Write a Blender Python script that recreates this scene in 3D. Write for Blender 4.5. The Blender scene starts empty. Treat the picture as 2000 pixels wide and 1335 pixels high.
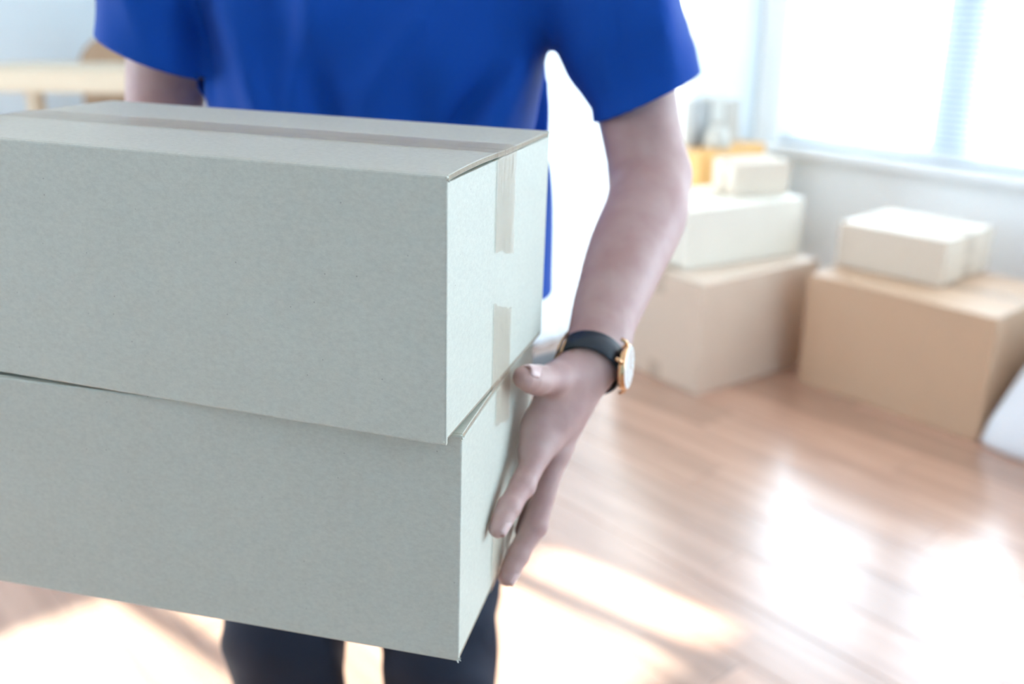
import bpy, bmesh, math, random
import numpy as np
from mathutils import Vector, Matrix, Euler

random.seed(7)
rng = np.random.default_rng(7)
sc = bpy.context.scene
COL = sc.collection
PI = math.pi
YAW = math.radians(40.0)          # camera heading, clockwise from +Y (the room's long axis)
PITCH = math.radians(19.6)
CAM_H = 1.28

# ------------------------------------------------------------------ camera
cam_d = bpy.data.cameras.new('camera')
cam_d.sensor_width = 36.0
cam_d.lens = 35.0
cam_d.clip_start = 0.02
cam_d.dof.use_dof = True
cam_d.dof.focus_distance = 0.66
cam_d.dof.aperture_fstop = 3.6
cam = bpy.data.objects.new('camera', cam_d)
COL.objects.link(cam)
cam.location = (0, 0, CAM_H)
cam.rotation_euler = (PI / 2 - PITCH, 0, -YAW)
sc.camera = cam

# ------------------------------------------------------------------ world, sun, exposure
world = bpy.data.worlds.new('sky')
sc.world = world
world.use_nodes = True
bg = world.node_tree.nodes['Background']
bg.inputs['Color'].default_value = (0.74, 0.87, 1.0, 1)
bg.inputs['Strength'].default_value = 7.5

sun_d = bpy.data.lights.new('sun', 'SUN')
sun_d.energy = 30.0
sun_d.color = (1.0, 0.94, 0.86)
sun_d.angle = math.radians(0.6)
sun = bpy.data.objects.new('sun', sun_d)
COL.objects.link(sun)
SUN_AZ, SUN_EL = math.radians(169.0), math.radians(24.2)      # the way the light travels
sun_dir = Vector((math.sin(SUN_AZ) * math.cos(SUN_EL), math.cos(SUN_AZ) * math.cos(SUN_EL), -math.sin(SUN_EL)))
sun.rotation_euler = sun_dir.to_track_quat('-Z', 'Y').to_euler()
sun.location = (0, 8, 5)

sc.view_settings.view_transform = 'Standard'
sc.view_settings.look = 'None'
sc.view_settings.exposure = 0.4
sc.view_settings.gamma = 1.0
sc.view_settings.use_curve_mapping = False
sc.cycles.use_denoising = True
sc.cycles.max_bounces = 10
sc.cycles.diffuse_bounces = 6
sc.cycles.transparent_max_bounces = 16
sc.cycles.sample_clamp_indirect = 12.0
sc.cycles.caustics_reflective = False
sc.cycles.caustics_refractive = False

# ------------------------------------------------------------------ helpers: objects
def link(o, parent=None):
    COL.objects.link(o)
    if parent is not None:
        o.parent = parent
    return o

def tag(o, label=None, cat=None, group=None, kind=None):
    if label: o['label'] = label
    if cat: o['category'] = cat
    if group: o['group'] = group
    if kind: o['kind'] = kind
    return o

def empty(name, loc=(0, 0, 0), rot=(0, 0, 0), parent=None):
    o = bpy.data.objects.new(name, None)
    o.empty_display_size = 0.05
    o.location = loc
    o.rotation_euler = rot
    return link(o, parent)

def obj(name, bm, mat, parent=None, smooth=False):
    me = bpy.data.meshes.new(name)
    bm.normal_update()
    bm.to_mesh(me)
    bm.free()
    if smooth:
        me.polygons.foreach_set('use_smooth', [True] * len(me.polygons))
    if mat: me.materials.append(mat)
    return link(bpy.data.objects.new(name, me), parent)

def bx(bm, x0, x1, y0, y1, z0, z1, bevel=0.0, seg=1):
    r = bmesh.ops.create_cube(bm, size=1.0)
    vs = r['verts']
    for v in vs:
        v.co = Vector(((x0 + x1) / 2 + v.co.x * (x1 - x0), (y0 + y1) / 2 + v.co.y * (y1 - y0), (z0 + z1) / 2 + v.co.z * (z1 - z0)))
    if bevel > 0:
        es = list({e for v in vs for e in v.link_edges})
        bmesh.ops.bevel(bm, geom=es, offset=bevel, segments=seg, affect='EDGES', profile=0.5)
    return bm

def box(name, x0, x1, y0, y1, z0, z1, mat, parent=None, bevel=0.0, seg=1):
    bm = bmesh.new()
    bx(bm, x0, x1, y0, y1, z0, z1, bevel, seg)
    return obj(name, bm, mat, parent)

def tube(bm, pts, radii, n=12, closed=False, cap=True):
    """swept round tube along points"""
    pts = [Vector(p) for p in pts]
    m = len(pts)
    rings = []
    prev = None
    for i, p in enumerate(pts):
        if closed:
            t = pts[(i + 1) % m] - pts[i - 1]
        else:
            t = pts[min(i + 1, m - 1)] - pts[max(i - 1, 0)]
        t.normalize()
        if prev is None:
            u = t.orthogonal().normalized()
        else:
            u = (prev - t * prev.dot(t)).normalized()
        prev = u
        w = t.cross(u)
        r = radii[i] if hasattr(radii, '__len__') else radii
        rings.append([bm.verts.new(p + (u * math.cos(2 * PI * k / n) + w * math.sin(2 * PI * k / n)) * r) for k in range(n)])
    for i in range(m if closed else m - 1):
        a, b = rings[i], rings[(i + 1) % m]
        for k in range(n):
            bm.faces.new((a[k], a[(k + 1) % n], b[(k + 1) % n], b[k]))
    if cap and not closed:
        bm.faces.new(rings[0][::-1])
        bm.faces.new(rings[-1])
    return bm

def lathe(bm, prof, n=32, cx=0, cy=0):
    rings = []
    for r, z in prof:
        rings.append([bm.verts.new((cx + r * math.cos(2 * PI * k / n), cy + r * math.sin(2 * PI * k / n), z)) for k in range(n)])
    for a, b in zip(rings, rings[1:]):
        for k in range(n):
            bm.faces.new((a[k], a[(k + 1) % n], b[(k + 1) % n], b[k]))
    bm.faces.new(rings[0][::-1])
    bm.faces.new(rings[-1])
    return bm

# ------------------------------------------------------------------ helpers: materials
def mat_new(name):
    m = bpy.data.materials.new(name)
    m.use_nodes = True
    nt = m.node_tree
    b = nt.nodes['Principled BSDF']
    return m, nt, b

def plain(name, col, rough=0.6, metal=0.0, spec=0.5, noise=0.0, scale=30.0, bump=0.0, sheen=0.0):
    m, nt, b = mat_new(name)
    b.inputs['Base Color'].default_value = (*col, 1)
    b.inputs['Roughness'].default_value = rough
    b.inputs['Metallic'].default_value = metal
    b.inputs['Specular IOR Level'].default_value = spec
    if sheen:
        b.inputs['Sheen Weight'].default_value = sheen
        b.inputs['Sheen Roughness'].default_value = 0.4
    if noise or bump:
        tc = nt.nodes.new('ShaderNodeTexCoord')
        nz = nt.nodes.new('ShaderNodeTexNoise')
        nz.inputs['Scale'].default_value = scale
        nz.inputs['Detail'].default_value = 5
        nt.links.new(tc.outputs['Object'], nz.inputs['Vector'])
        if noise:
            hsv = nt.nodes.new('ShaderNodeHueSaturation')
            hsv.inputs['Color'].default_value = (*col, 1)
            mr = nt.nodes.new('ShaderNodeMapRange')
            mr.inputs['To Min'].default_value = 1 - noise
            mr.inputs['To Max'].default_value = 1 + noise
            nt.links.new(nz.outputs['Fac'], mr.inputs['Value'])
            nt.links.new(mr.outputs['Result'], hsv.inputs['Value'])
            nt.links.new(hsv.outputs['Color'], b.inputs['Base Color'])
        if bump:
            bp = nt.nodes.new('ShaderNodeBump')
            bp.inputs['Strength'].default_value = bump
            bp.inputs['Distance'].default_value = 0.002
            nt.links.new(nz.outputs['Fac'], bp.inputs['Height'])
            nt.links.new(bp.outputs['Normal'], b.inputs['Normal'])
    return m

def cardboard(name, col, fleck=0.35):
    """paper liner: fine fibre mottling and sparse dark flecks"""
    m, nt, b = mat_new(name)
    N, Lk = nt.nodes, nt.links
    tc = N.new('ShaderNodeTexCoord')
    n1 = N.new('ShaderNodeTexNoise'); n1.inputs['Scale'].default_value = 420; n1.inputs['Detail'].default_value = 4; n1.inputs['Roughness'].default_value = 0.7
    mp = N.new('ShaderNodeMapping'); mp.inputs['Scale'].default_value = (0.6, 0.6, 1.0)
    Lk.new(tc.outputs['Object'], mp.inputs['Vector']); Lk.new(mp.outputs['Vector'], n1.inputs['Vector'])
    n2 = N.new('ShaderNodeTexNoise'); n2.inputs['Scale'].default_value = 9; n2.inputs['Detail'].default_value = 3
    Lk.new(tc.outputs['Object'], n2.inputs['Vector'])
    r1 = N.new('ShaderNodeMapRange'); r1.inputs['From Min'].default_value = 0.3; r1.inputs['From Max'].default_value = 0.7
    r1.inputs['To Min'].default_value = 0.92; r1.inputs['To Max'].default_value = 1.06
    Lk.new(n1.outputs['Fac'], r1.inputs['Value'])
    r2 = N.new('ShaderNodeMapRange'); r2.inputs['To Min'].default_value = 0.96; r2.inputs['To Max'].default_value = 1.04
    Lk.new(n2.outputs['Fac'], r2.inputs['Value'])
    vo = N.new('ShaderNodeTexVoronoi'); vo.inputs['Scale'].default_value = 75; vo.feature = 'F1'
    Lk.new(tc.outputs['Object'], vo.inputs['Vector'])
    r3 = N.new('ShaderNodeMapRange'); r3.inputs['From Min'].default_value = 0.025; r3.inputs['From Max'].default_value = 0.05
    r3.inputs['To Min'].default_value = 1 - fleck; r3.inputs['To Max'].default_value = 1.0
    Lk.new(vo.outputs['Distance'], r3.inputs['Value'])
    a = N.new('ShaderNodeMath'); a.operation = 'MULTIPLY'; Lk.new(r1.outputs[0], a.inputs[0]); Lk.new(r2.outputs[0], a.inputs[1])
    c = N.new('ShaderNodeMath'); c.operation = 'MULTIPLY'; Lk.new(a.outputs[0], c.inputs[0]); Lk.new(r3.outputs[0], c.inputs[1])
    hsv = N.new('ShaderNodeHueSaturation'); hsv.inputs['Color'].default_value = (*col, 1)
    Lk.new(c.outputs[0], hsv.inputs['Value']); Lk.new(hsv.outputs['Color'], b.inputs['Base Color'])
    b.inputs['Roughness'].default_value = 0.5
    b.inputs['Specular IOR Level'].default_value = 0.5
    bp = N.new('ShaderNodeBump'); bp.inputs['Strength'].default_value = 0.12; bp.inputs['Distance'].default_value = 0.001
    Lk.new(n1.outputs['Fac'], bp.inputs['Height']); Lk.new(bp.outputs['Normal'], b.inputs['Normal'])
    return m

def tape_mat():
    m, nt, b = mat_new('clear_tape')
    N, Lk = nt.nodes, nt.links
    b.inputs['Base Color'].default_value = (0.66, 0.52, 0.38, 1)
    b.inputs['Roughness'].default_value = 0.09
    b.inputs['Specular IOR Level'].default_value = 0.9
    b.inputs['Alpha'].default_value = 0.33
    tc = N.new('ShaderNodeTexCoord')
    mp = N.new('ShaderNodeMapping'); mp.inputs['Scale'].default_value = (18, 220, 60)
    nz = N.new('ShaderNodeTexNoise'); nz.inputs['Scale'].default_value = 1.0; nz.inputs['Detail'].default_value = 3
    Lk.new(tc.outputs['Object'], mp.inputs['Vector']); Lk.new(mp.outputs['Vector'], nz.inputs['Vector'])
    bp = N.new('ShaderNodeBump'); bp.inputs['Strength'].default_value = 0.9; bp.inputs['Distance'].default_value = 0.003
    Lk.new(nz.outputs['Fac'], bp.inputs['Height']); Lk.new(bp.outputs['Normal'], b.inputs['Normal'])
    return m

def wood(name, col, col2, axis='Y', rough=0.4, spec=0.5, per_object=0.0, coat=0.0, gscale=1.0):
    m, nt, b = mat_new(name)
    N, Lk = nt.nodes, nt.links
    tc = N.new('ShaderNodeTexCoord')
    oi = N.new('ShaderNodeObjectInfo')
    off = N.new('ShaderNodeVectorMath'); off.operation = 'ADD'
    sc_ = N.new('ShaderNodeVectorMath'); sc_.operation = 'SCALE'; sc_.inputs['Scale'].default_value = 37.0
    cmb = N.new('ShaderNodeCombineXYZ')
    for k in range(3): Lk.new(oi.outputs['Random'], cmb.inputs[k])
    Lk.new(cmb.outputs[0], sc_.inputs[0])
    Lk.new(tc.outputs['Object'], off.inputs[0]); Lk.new(sc_.outputs[0], off.inputs[1])
    mp = N.new('ShaderNodeMapping')
    s = [22.0, 22.0, 22.0]
    s['XYZ'.index(axis)] = 1.6
    mp.inputs['Scale'].default_value = [q * gscale for q in s]
    Lk.new(off.outputs[0], mp.inputs['Vector'])
    nz = N.new('ShaderNodeTexNoise'); nz.inputs['Scale'].default_value = 1.0; nz.inputs['Detail'].default_value = 6; nz.inputs['Distortion'].default_value = 0.6
    Lk.new(mp.outputs[0], nz.inputs['Vector'])
    cr = N.new('ShaderNodeValToRGB')
    cr.color_ramp.elements[0].position = 0.32; cr.color_ramp.elements[0].color = (*col2, 1)
    cr.color_ramp.elements[1].position = 0.68; cr.color_ramp.elements[1].color = (*col, 1)
    Lk.new(nz.outputs['Fac'], cr.inputs['Fac'])
    hsv = N.new('ShaderNodeHueSaturation')
    Lk.new(cr.outputs['Color'], hsv.inputs['Color'])
    if per_object:
        mr = N.new('ShaderNodeMapRange'); mr.inputs['To Min'].default_value = 1 - per_object; mr.inputs['To Max'].default_value = 1 + per_object
        Lk.new(oi.outputs['Random'], mr.inputs['Value']); Lk.new(mr.outputs[0], hsv.inputs['Value'])
    Lk.new(hsv.outputs['Color'], b.inputs['Base Color'])
    b.inputs['Roughness'].default_value = rough
    b.inputs['Specular IOR Level'].default_value = spec
    if coat:
        b.inputs['Coat Weight'].default_value = coat
        b.inputs['Coat Roughness'].default_value = 0.22
        b.inputs['Coat IOR'].default_value = 1.55
    return m

def glass_mat():
    m = bpy.data.materials.new('window_glass'); m.use_nodes = True
    nt = m.node_tree; nt.nodes.clear()
    o = nt.nodes.new('ShaderNodeOutputMaterial')
    mx = nt.nodes.new('ShaderNodeMixShader')
    fr = nt.nodes.new('ShaderNodeFresnel'); fr.inputs['IOR'].default_value = 1.45
    tr = nt.nodes.new('ShaderNodeBsdfTransparent'); tr.inputs['Color'].default_value = (0.95, 0.98, 0.98, 1)
    gl = nt.nodes.new('ShaderNodeBsdfGlossy'); gl.inputs['Roughness'].default_value = 0.02
    ge = nt.nodes.new('ShaderNodeNewGeometry')
    iv = nt.nodes.new('ShaderNodeMath'); iv.operation = 'SUBTRACT'; iv.inputs[0].default_value = 1.0
    nt.links.new(ge.outputs['Backfacing'], iv.inputs[1])
    mu = nt.nodes.new('ShaderNodeMath'); mu.operation = 'MULTIPLY'
    nt.links.new(fr.outputs[0], mu.inputs[0]); nt.links.new(iv.outputs[0], mu.inputs[1])
    nt.links.new(mu.outputs[0], mx.inputs['Fac']); nt.links.new(tr.outputs[0], mx.inputs[1]); nt.links.new(gl.outputs[0], mx.inputs[2])
    nt.links.new(mx.outputs[0], o.inputs['Surface'])
    return m

def translucent(name, col, t=0.5, clear=0.0):
    m = bpy.data.materials.new(name); m.use_nodes = True
    nt = m.node_tree; nt.nodes.clear()
    o = nt.nodes.new('ShaderNodeOutputMaterial')
    mx = nt.nodes.new('ShaderNodeMixShader'); mx.inputs['Fac'].default_value = t
    d = nt.nodes.new('ShaderNodeBsdfDiffuse'); d.inputs['Color'].default_value = (*col, 1)
    tl = nt.nodes.new('ShaderNodeBsdfTranslucent'); tl.inputs['Color'].default_value = (*col, 1)
    nt.links.new(d.outputs[0], mx.inputs[1]); nt.links.new(tl.outputs[0], mx.inputs[2])
    last = mx
    if clear:
        m2 = nt.nodes.new('ShaderNodeMixShader'); m2.inputs['Fac'].default_value = clear
        tp = nt.nodes.new('ShaderNodeBsdfTransparent')
        nt.links.new(mx.outputs[0], m2.inputs[1]); nt.links.new(tp.outputs[0], m2.inputs[2])
        last = m2
    nt.links.new(last.outputs[0], o.inputs['Surface'])
    return m

def skin_mat():
    m, nt, b = mat_new('skin')
    N, Lk = nt.nodes, nt.links
    tc = N.new('ShaderNodeTexCoord')
    n1 = N.new('ShaderNodeTexNoise'); n1.inputs['Scale'].default_value = 28; n1.inputs['Detail'].default_value = 4
    Lk.new(tc.outputs['Object'], n1.inputs['Vector'])
    cr = N.new('ShaderNodeValToRGB')
    cr.color_ramp.elements[0].position = 0.35; cr.color_ramp.elements[0].color = (0.50, 0.31, 0.29, 1)
    cr.color_ramp.elements[1].position = 0.65; cr.color_ramp.elements[1].color = (0.58, 0.40, 0.37, 1)
    Lk.new(n1.outputs['Fac'], cr.inputs['Fac']); Lk.new(cr.outputs['Color'], b.inputs['Base Color'])
    b.inputs['Roughness'].default_value = 0.48
    b.inputs['Subsurface Weight'].default_value = 0.12
    b.inputs['Subsurface Radius'].default_value = (0.012, 0.005, 0.003)
    b.inputs['Subsurface Scale'].default_value = 0.6
    n2 = N.new('ShaderNodeTexNoise'); n2.inputs['Scale'].default_value = 600; n2.inputs['Detail'].default_value = 2
    Lk.new(tc.outputs['Object'], n2.inputs['Vector'])
    bp = N.new('ShaderNodeBump'); bp.inputs['Strength'].default_value = 0.12; bp.inputs['Distance'].default_value = 0.001
    Lk.new(n2.outputs['Fac'], bp.inputs['Height']); Lk.new(bp.outputs['Normal'], b.inputs['Normal'])
    return m

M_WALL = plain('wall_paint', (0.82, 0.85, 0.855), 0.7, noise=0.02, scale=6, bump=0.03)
M_WALL2 = plain('unseen_wall_bounce_tint', (0.50, 0.70, 0.82), 0.7, noise=0.02, scale=6, bump=0.03)  # for the unseen left and rear walls, tinted to dim and cool their bounce
M_WALLW = plain('wall_paint_lightened', (0.95, 0.96, 0.96), 0.6, noise=0.01, scale=6, bump=0.03)  # window wall: paint lightened in place of missing bounce light
M_WALLB = plain('wall_paint_darkened', (0.64, 0.68, 0.70), 0.7, noise=0.02, scale=6, bump=0.03)  # back wall: paint darkened, its weaker light is put into the colour
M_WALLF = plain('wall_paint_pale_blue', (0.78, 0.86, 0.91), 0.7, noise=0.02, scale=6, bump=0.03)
M_CEIL = plain('ceiling_paint', (0.92, 0.93, 0.94), 0.8, noise=0.01, scale=6)
M_TRIM = plain('white_trim', (0.88, 0.89, 0.90), 0.4, noise=0.01)
M_FRAME = plain('pale_blue_frame', (0.40, 0.48, 0.55), 0.45, noise=0.02)
M_CREAM = plain('cream_casing', (0.80, 0.66, 0.48), 0.5, noise=0.04)
M_DARKTRIM = plain('dark_grey_threshold', (0.10, 0.10, 0.11), 0.5, noise=0.05)
M_GLASS = glass_mat()
M_CURTAIN = translucent('sheer_curtain', (0.90, 0.92, 0.94), 0.22)
M_BLIND = translucent('blind_slat', (0.88, 0.91, 0.94), 0.45)
M_PLANK = wood('laminate_plank', (0.56, 0.325, 0.225), (0.40, 0.22, 0.15), 'Y', 0.32, 0.5, 0.14, coat=1.0)
M_SUBFLOOR = plain('joint_dark', (0.10, 0.055, 0.04), 0.8, noise=0.1)
M_CARTON = cardboard('grey_cream_carton', (0.645, 0.665, 0.585))
M_KRAFT = cardboard('kraft_carton', (0.60, 0.40, 0.26), 0.15)
M_KRAFT2 = cardboard('light_kraft_carton', (0.70, 0.55, 0.43), 0.15)
M_PALE = cardboard('pale_carton', (0.80, 0.75, 0.65), 0.1)
M_TAN = cardboard('tan_carton', (0.70, 0.60, 0.49), 0.1)
M_ORANGE = cardboard('orange_carton', (0.72, 0.40, 0.13), 0.1)
M_EDGE = plain('carton_cut_edge', (0.42, 0.36, 0.28), 0.9, noise=0.3, scale=400)
M_TAPE = tape_mat()
M_SKIN = skin_mat()
M_NAIL = plain('nail', (0.70, 0.50, 0.48), 0.3, noise=0.03)
M_SHIRT = plain('blue_jersey', (0.002, 0.068, 0.40), 0.75, spec=0.2, noise=0.06, scale=500, bump=0.15, sheen=0.1)
M_TROUSER = plain('dark_navy_denim', (0.022, 0.030, 0.050), 0.8, spec=0.25, noise=0.15, scale=350, bump=0.2)
M_HAIR = plain('black_hair', (0.015, 0.012, 0.012), 0.5, noise=0.3, scale=80, bump=0.6)
M_SHOE = plain('white_canvas', (0.75, 0.75, 0.74), 0.7, noise=0.04)
M_SOLE = plain('sole_rubber', (0.6, 0.58, 0.54), 0.7, noise=0.04)
M_STRAP = plain('dark_leather', (0.018, 0.028, 0.042), 0.42, noise=0.12, scale=300, bump=0.3)
M_GOLD = plain('rose_gold', (0.86, 0.55, 0.32), 0.18, metal=1.0, noise=0.01)
M_DIAL = plain('white_dial', (0.88, 0.88, 0.88), 0.25, noise=0.01)
M_PINE = wood('pale_pine', (0.80, 0.66, 0.48), (0.73, 0.58, 0.40), 'X', 0.45)
M_BROWN = wood('brown_plywood', (0.44, 0.28, 0.16), (0.34, 0.20, 0.11), 'Z', 0.45)
M_POUF = plain('white_canvas_fabric', (0.84, 0.86, 0.89), 0.85, noise=0.02, scale=200, bump=0.2)
M_GREY1 = plain('grey_cloth', (0.36, 0.36, 0.35), 0.8, noise=0.1)
M_GREY2 = plain('warm_grey_card', (0.52, 0.50, 0.45), 0.7, noise=0.08)
M_GREY3 = plain('taupe_card', (0.42, 0.38, 0.33), 0.7, noise=0.08)
M_EYE = plain('eye_white', (0.8, 0.8, 0.8), 0.2)
M_IRIS = plain('eye_dark', (0.02, 0.012, 0.01), 0.2)

# ------------------------------------------------------------------ the room
XW, YB, YF, XC, XL, YR, ZC = 3.62, 2.67, 5.5, 2.05, -2.5, -2.6, 2.5
T = 0.14
def wall(name, axis, at, lo, hi, holes, thick, z1=ZC, mat=None):
    """wall slab normal to axis at coordinate `at` growing by thick, with rectangular holes (lo,hi,z0,z1)"""
    bm = bmesh.new()
    def piece(a, b, z0, z2):
        if b - a < 1e-4 or z2 - z0 < 1e-4: return
        p0, p1 = sorted((at, at + thick))
        if axis == 'X': bx(bm, p0, p1, a, b, z0, z2)
        else: bx(bm, a, b, p0, p1, z0, z2)
    cur = lo
    for (a, b, z0, z2) in sorted(holes):
        piece(cur, a, 0, z1)
        piece(a, b, 0, z0)
        piece(a, b, z2, z1)
        cur = b
    piece(cur, hi, 0, z1)
    o = obj(name, bm, mat or M_WALL)
    return tag(o, kind='structure')

W1 = (1.09, 2.55, 0.66, 2.05)          # blind window in the right wall
W2 = (-1.5, 0.15, 0.02, 2.05)          # unseen glass door added in the right wall to light right-hand faces
W3 = (2.20, 3.08, 0.02, 2.08)          # curtained glass door in the back wall
W5 = (2.3, 3.4, 0.5, 2.25)             # unseen window added behind the camera to light the held cartons' right ends
W6 = (2.40, 5.2, 0.75, 2.38)           # unseen window added in the left wall to brighten the alcove
W4 = (-2.2, 0.71, 1.56, 2.125)         # window at the end of the alcove, sun comes in here
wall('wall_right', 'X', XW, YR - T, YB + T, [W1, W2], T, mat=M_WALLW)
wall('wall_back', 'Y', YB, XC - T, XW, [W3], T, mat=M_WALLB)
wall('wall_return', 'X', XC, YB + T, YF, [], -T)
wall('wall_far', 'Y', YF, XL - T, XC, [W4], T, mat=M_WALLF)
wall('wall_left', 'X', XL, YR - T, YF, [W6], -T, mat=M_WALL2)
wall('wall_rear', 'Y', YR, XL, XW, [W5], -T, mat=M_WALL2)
bm = bmesh.new()
bx(bm, XL - T, XW + T, YR - T, YB + T, ZC, ZC + 0.1)
bx(bm, XL - T, XC, YB + T, YF + T, ZC, ZC + 0.1)
tag(obj('ceiling', bm, M_CEIL), kind='structure')

# floor: sub-floor slab and single planks laid along Y
bm = bmesh.new()
bx(bm, XL - T, XW + T, YR - T, YB + T, -0.12, -0.012)
bx(bm, XL - T, XC, YB + T, YF + T, -0.12, -0.012)
floor = tag(obj('floor', bm, M_SUBFLOOR), kind='structure')
PW, PL = 0.165, 1.28
plank_mesh = {}
def plank(x0, y0, y1):
    if y1 - y0 < 0.02: return
    ln = round(y1 - y0, 3)
    if ln not in plank_mesh:
        b = bmesh.new()
        bx(b, 0.0006, PW - 0.0006, 0.0006, ln - 0.0006, -0.012, 0.0, 0.0012)
        me = bpy.data.meshes.new('plank'); b.to_mesh(me); b.free(); me.materials.append(M_PLANK)
        plank_mesh[ln] = me
    o = link(bpy.data.objects.new('plank', plank_mesh[ln]), floor)
    o.location = (x0, y0, 0)
nx = int(math.ceil((XW - XL) / PW))
for i in range(nx):
    x0 = XL + i * PW - 0.02
    yend = YF if x0 + PW < XC - 0.02 else YB
    y = YR - [0.0, 0.52, 0.96, 0.26, 0.74][i % 5]
    while y < yend:
        a, b2 = max(y, YR), min(y + PL, yend)
        plank(x0, a, b2)
        y += PL

# skirting
def skirting(name, x0, x1, y0, y1, mat=M_TRIM):
    tag(box(name, x0, x1, y0, y1, 0, 0.075, mat, None, 0.004), kind='structure')
skirting('baseboard_right', XW - 0.014, XW, 0.16, YB)
skirting('baseboard_back', 3.18, XW - 0.014, YB - 0.014, YB)
skirting('baseboard_far', XL, XC - T, YF - 0.014, YF)

# window 1: two panes and a wide mullion behind a venetian blind
def window_frame(name, axis, at, hole, bars, mat, depth=0.07, fw=0.05, sill=True, sun_masks=(), bar_mat=None):
    a, b, z0, z1 = hole
    root = tag(empty(name, ((at + T * .5, (a + b) / 2, z0) if axis == 'X' else ((a + b) / 2, at + T * .5, z0))), kind='structure')
    ox, oy, oz = root.location
    def part(nm, p0, p1, q0, q1, zz0, zz1, m):
        # p: across the wall, q: along it (absolute)
        if axis == 'X': o = box(nm, p0 - ox, p1 - ox, q0 - oy, q1 - oy, zz0 - oz, zz1 - oz, m, root, 0.003)
        else: o = box(nm, q0 - ox, q1 - ox, p0 - oy, p1 - oy, zz0 - oz, zz1 - oz, m, root, 0.003)
        return o
    c = at + T * 0.55
    f0, f1 = c - depth / 2, c + depth / 2
    part('frame_side', f0, f1, a, a + fw, z0, z1, mat)
    part('frame_side', f0, f1, b - fw, b, z0, z1, mat)
    part('frame_head', f0, f1, a + fw, b - fw, z1 - fw, z1, mat)
    part('frame_foot', f0, f1, a + fw, b - fw, z0, z0 + fw, mat)
    edges = [a + fw]
    for (m0, m1) in bars:
        part('mullion', f0, f1, m0, m1, z0 + fw, z1 - fw, bar_mat or mat)
        edges += [m0, m1]
    edges.append(b - fw)
    for k in range(0, len(edges), 2):
        part('pane', c - 0.004, c + 0.004, edges[k], edges[k + 1], z0 + fw, z1 - fw, M_GLASS)
    for (q0, q1, zz0, zz1) in sun_masks:
        part('sun_mask', f0, f1, q0, q1, zz0, zz1, mat)
    if sill:
        part('window_sill', at - 0.06, at + T * 0.3, a - 0.05, b + 0.05, z0 - 0.035, z0, M_TRIM)
    return root

window_frame('window_1', 'X', XW, W1, [(1.735, 1.90)], M_TRIM, bar_mat=M_FRAME)
window_frame('added_window_2', 'X', XW, W2, [(-0.70, -0.64)], M_TRIM, sill=False)
window_frame('added_window_5', 'Y', YR - T, W5, [(2.82, 2.88)], M_TRIM, sill=False)
window_frame('added_window_6', 'X', XL - T, W6, [(3.75, 3.81)], M_TRIM, sill=False)
window_frame('window_3', 'Y', YB, W3, [(2.60, 2.68)], M_TRIM, sill=False)
window_frame('window_4', 'Y', YF, W4, [(0.470, 0.515), (-0.15, -0.10), (-1.2, -1.15)], M_TRIM, sun_masks=[(0.515, 0.66, 1.61, 1.83)])  # unseen opaque piece added in one casement to cut the sun patch short
# cream casing around the curtained door
cas = tag(empty('trim_1', ((W3[0] + W3[1]) / 2, YB, 0)), kind='structure')
cx = cas.location.x
box('casing_side', W3[1] - cx, W3[1] + 0.085 - cx, -0.022, 0.0, 0, W3[3] + 0.085, M_CREAM, cas, 0.003)
box('casing_side', W3[0] - 0.085 - cx, W3[0] - cx, -0.022, 0.0, 0, W3[3] + 0.085, M_CREAM, cas, 0.003)
box('casing_head', W3[0] - cx, W3[1] - cx, -0.022, 0.0, W3[3], W3[3] + 0.085, M_CREAM, cas, 0.003)
box('threshold', W3[0] - cx, W3[1] - cx, -0.03, T * 0.4, 0.0, 0.022, M_DARKTRIM, cas, 0.004)

# venetian blind
bl = tag(empty('venetian_blind', (XW + 0.012, (W1[0] + W1[1]) / 2, W1[2])), 'white venetian blind hanging in the bright window above the cartons', 'blind')
hw = (W1[1] - W1[0]) / 2 - 0.01
zt = W1[3] - W1[2]
box('headrail', -0.016, 0.018, -hw, hw, zt - 0.045, zt - 0.002, M_TRIM, bl, 0.003)
box('bottom_rail', -0.014, 0.014, -hw, hw, 0.012, 0.028, M_TRIM, bl, 0.003)
bm = bmesh.new()
z = 0.045
ct, st = math.cos(math.radians(28)), math.sin(math.radians(28))
while z < zt - 0.06:
    vs = []
    for q in (-1, -0.33, 0.33, 1):
        w = q * 0.0125
        crown = 0.0016 * (1 - q * q)
        vs.append([bm.verts.new((w * ct, s * hw, z + w * st + crown)) for s in (-1, 1)])
    for p, q in zip(vs, vs[1:]):
        bm.faces.new((p[0], p[1], q[1], q[0]))
    z += 0.022
sl = obj('slats', bm, M_BLIND, bl, True)
sl['kind'] = 'stuff'
for yy in (-hw * .8, 0.35 * hw, -0.35 * hw, hw * .8):
    bm = bmesh.new(); tube(bm, [(-0.0135, yy, 0.02), (-0.0135, yy, zt - 0.03)], 0.0009, 6)
    obj('ladder_cord', bm, M_TRIM, bl)

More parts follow.
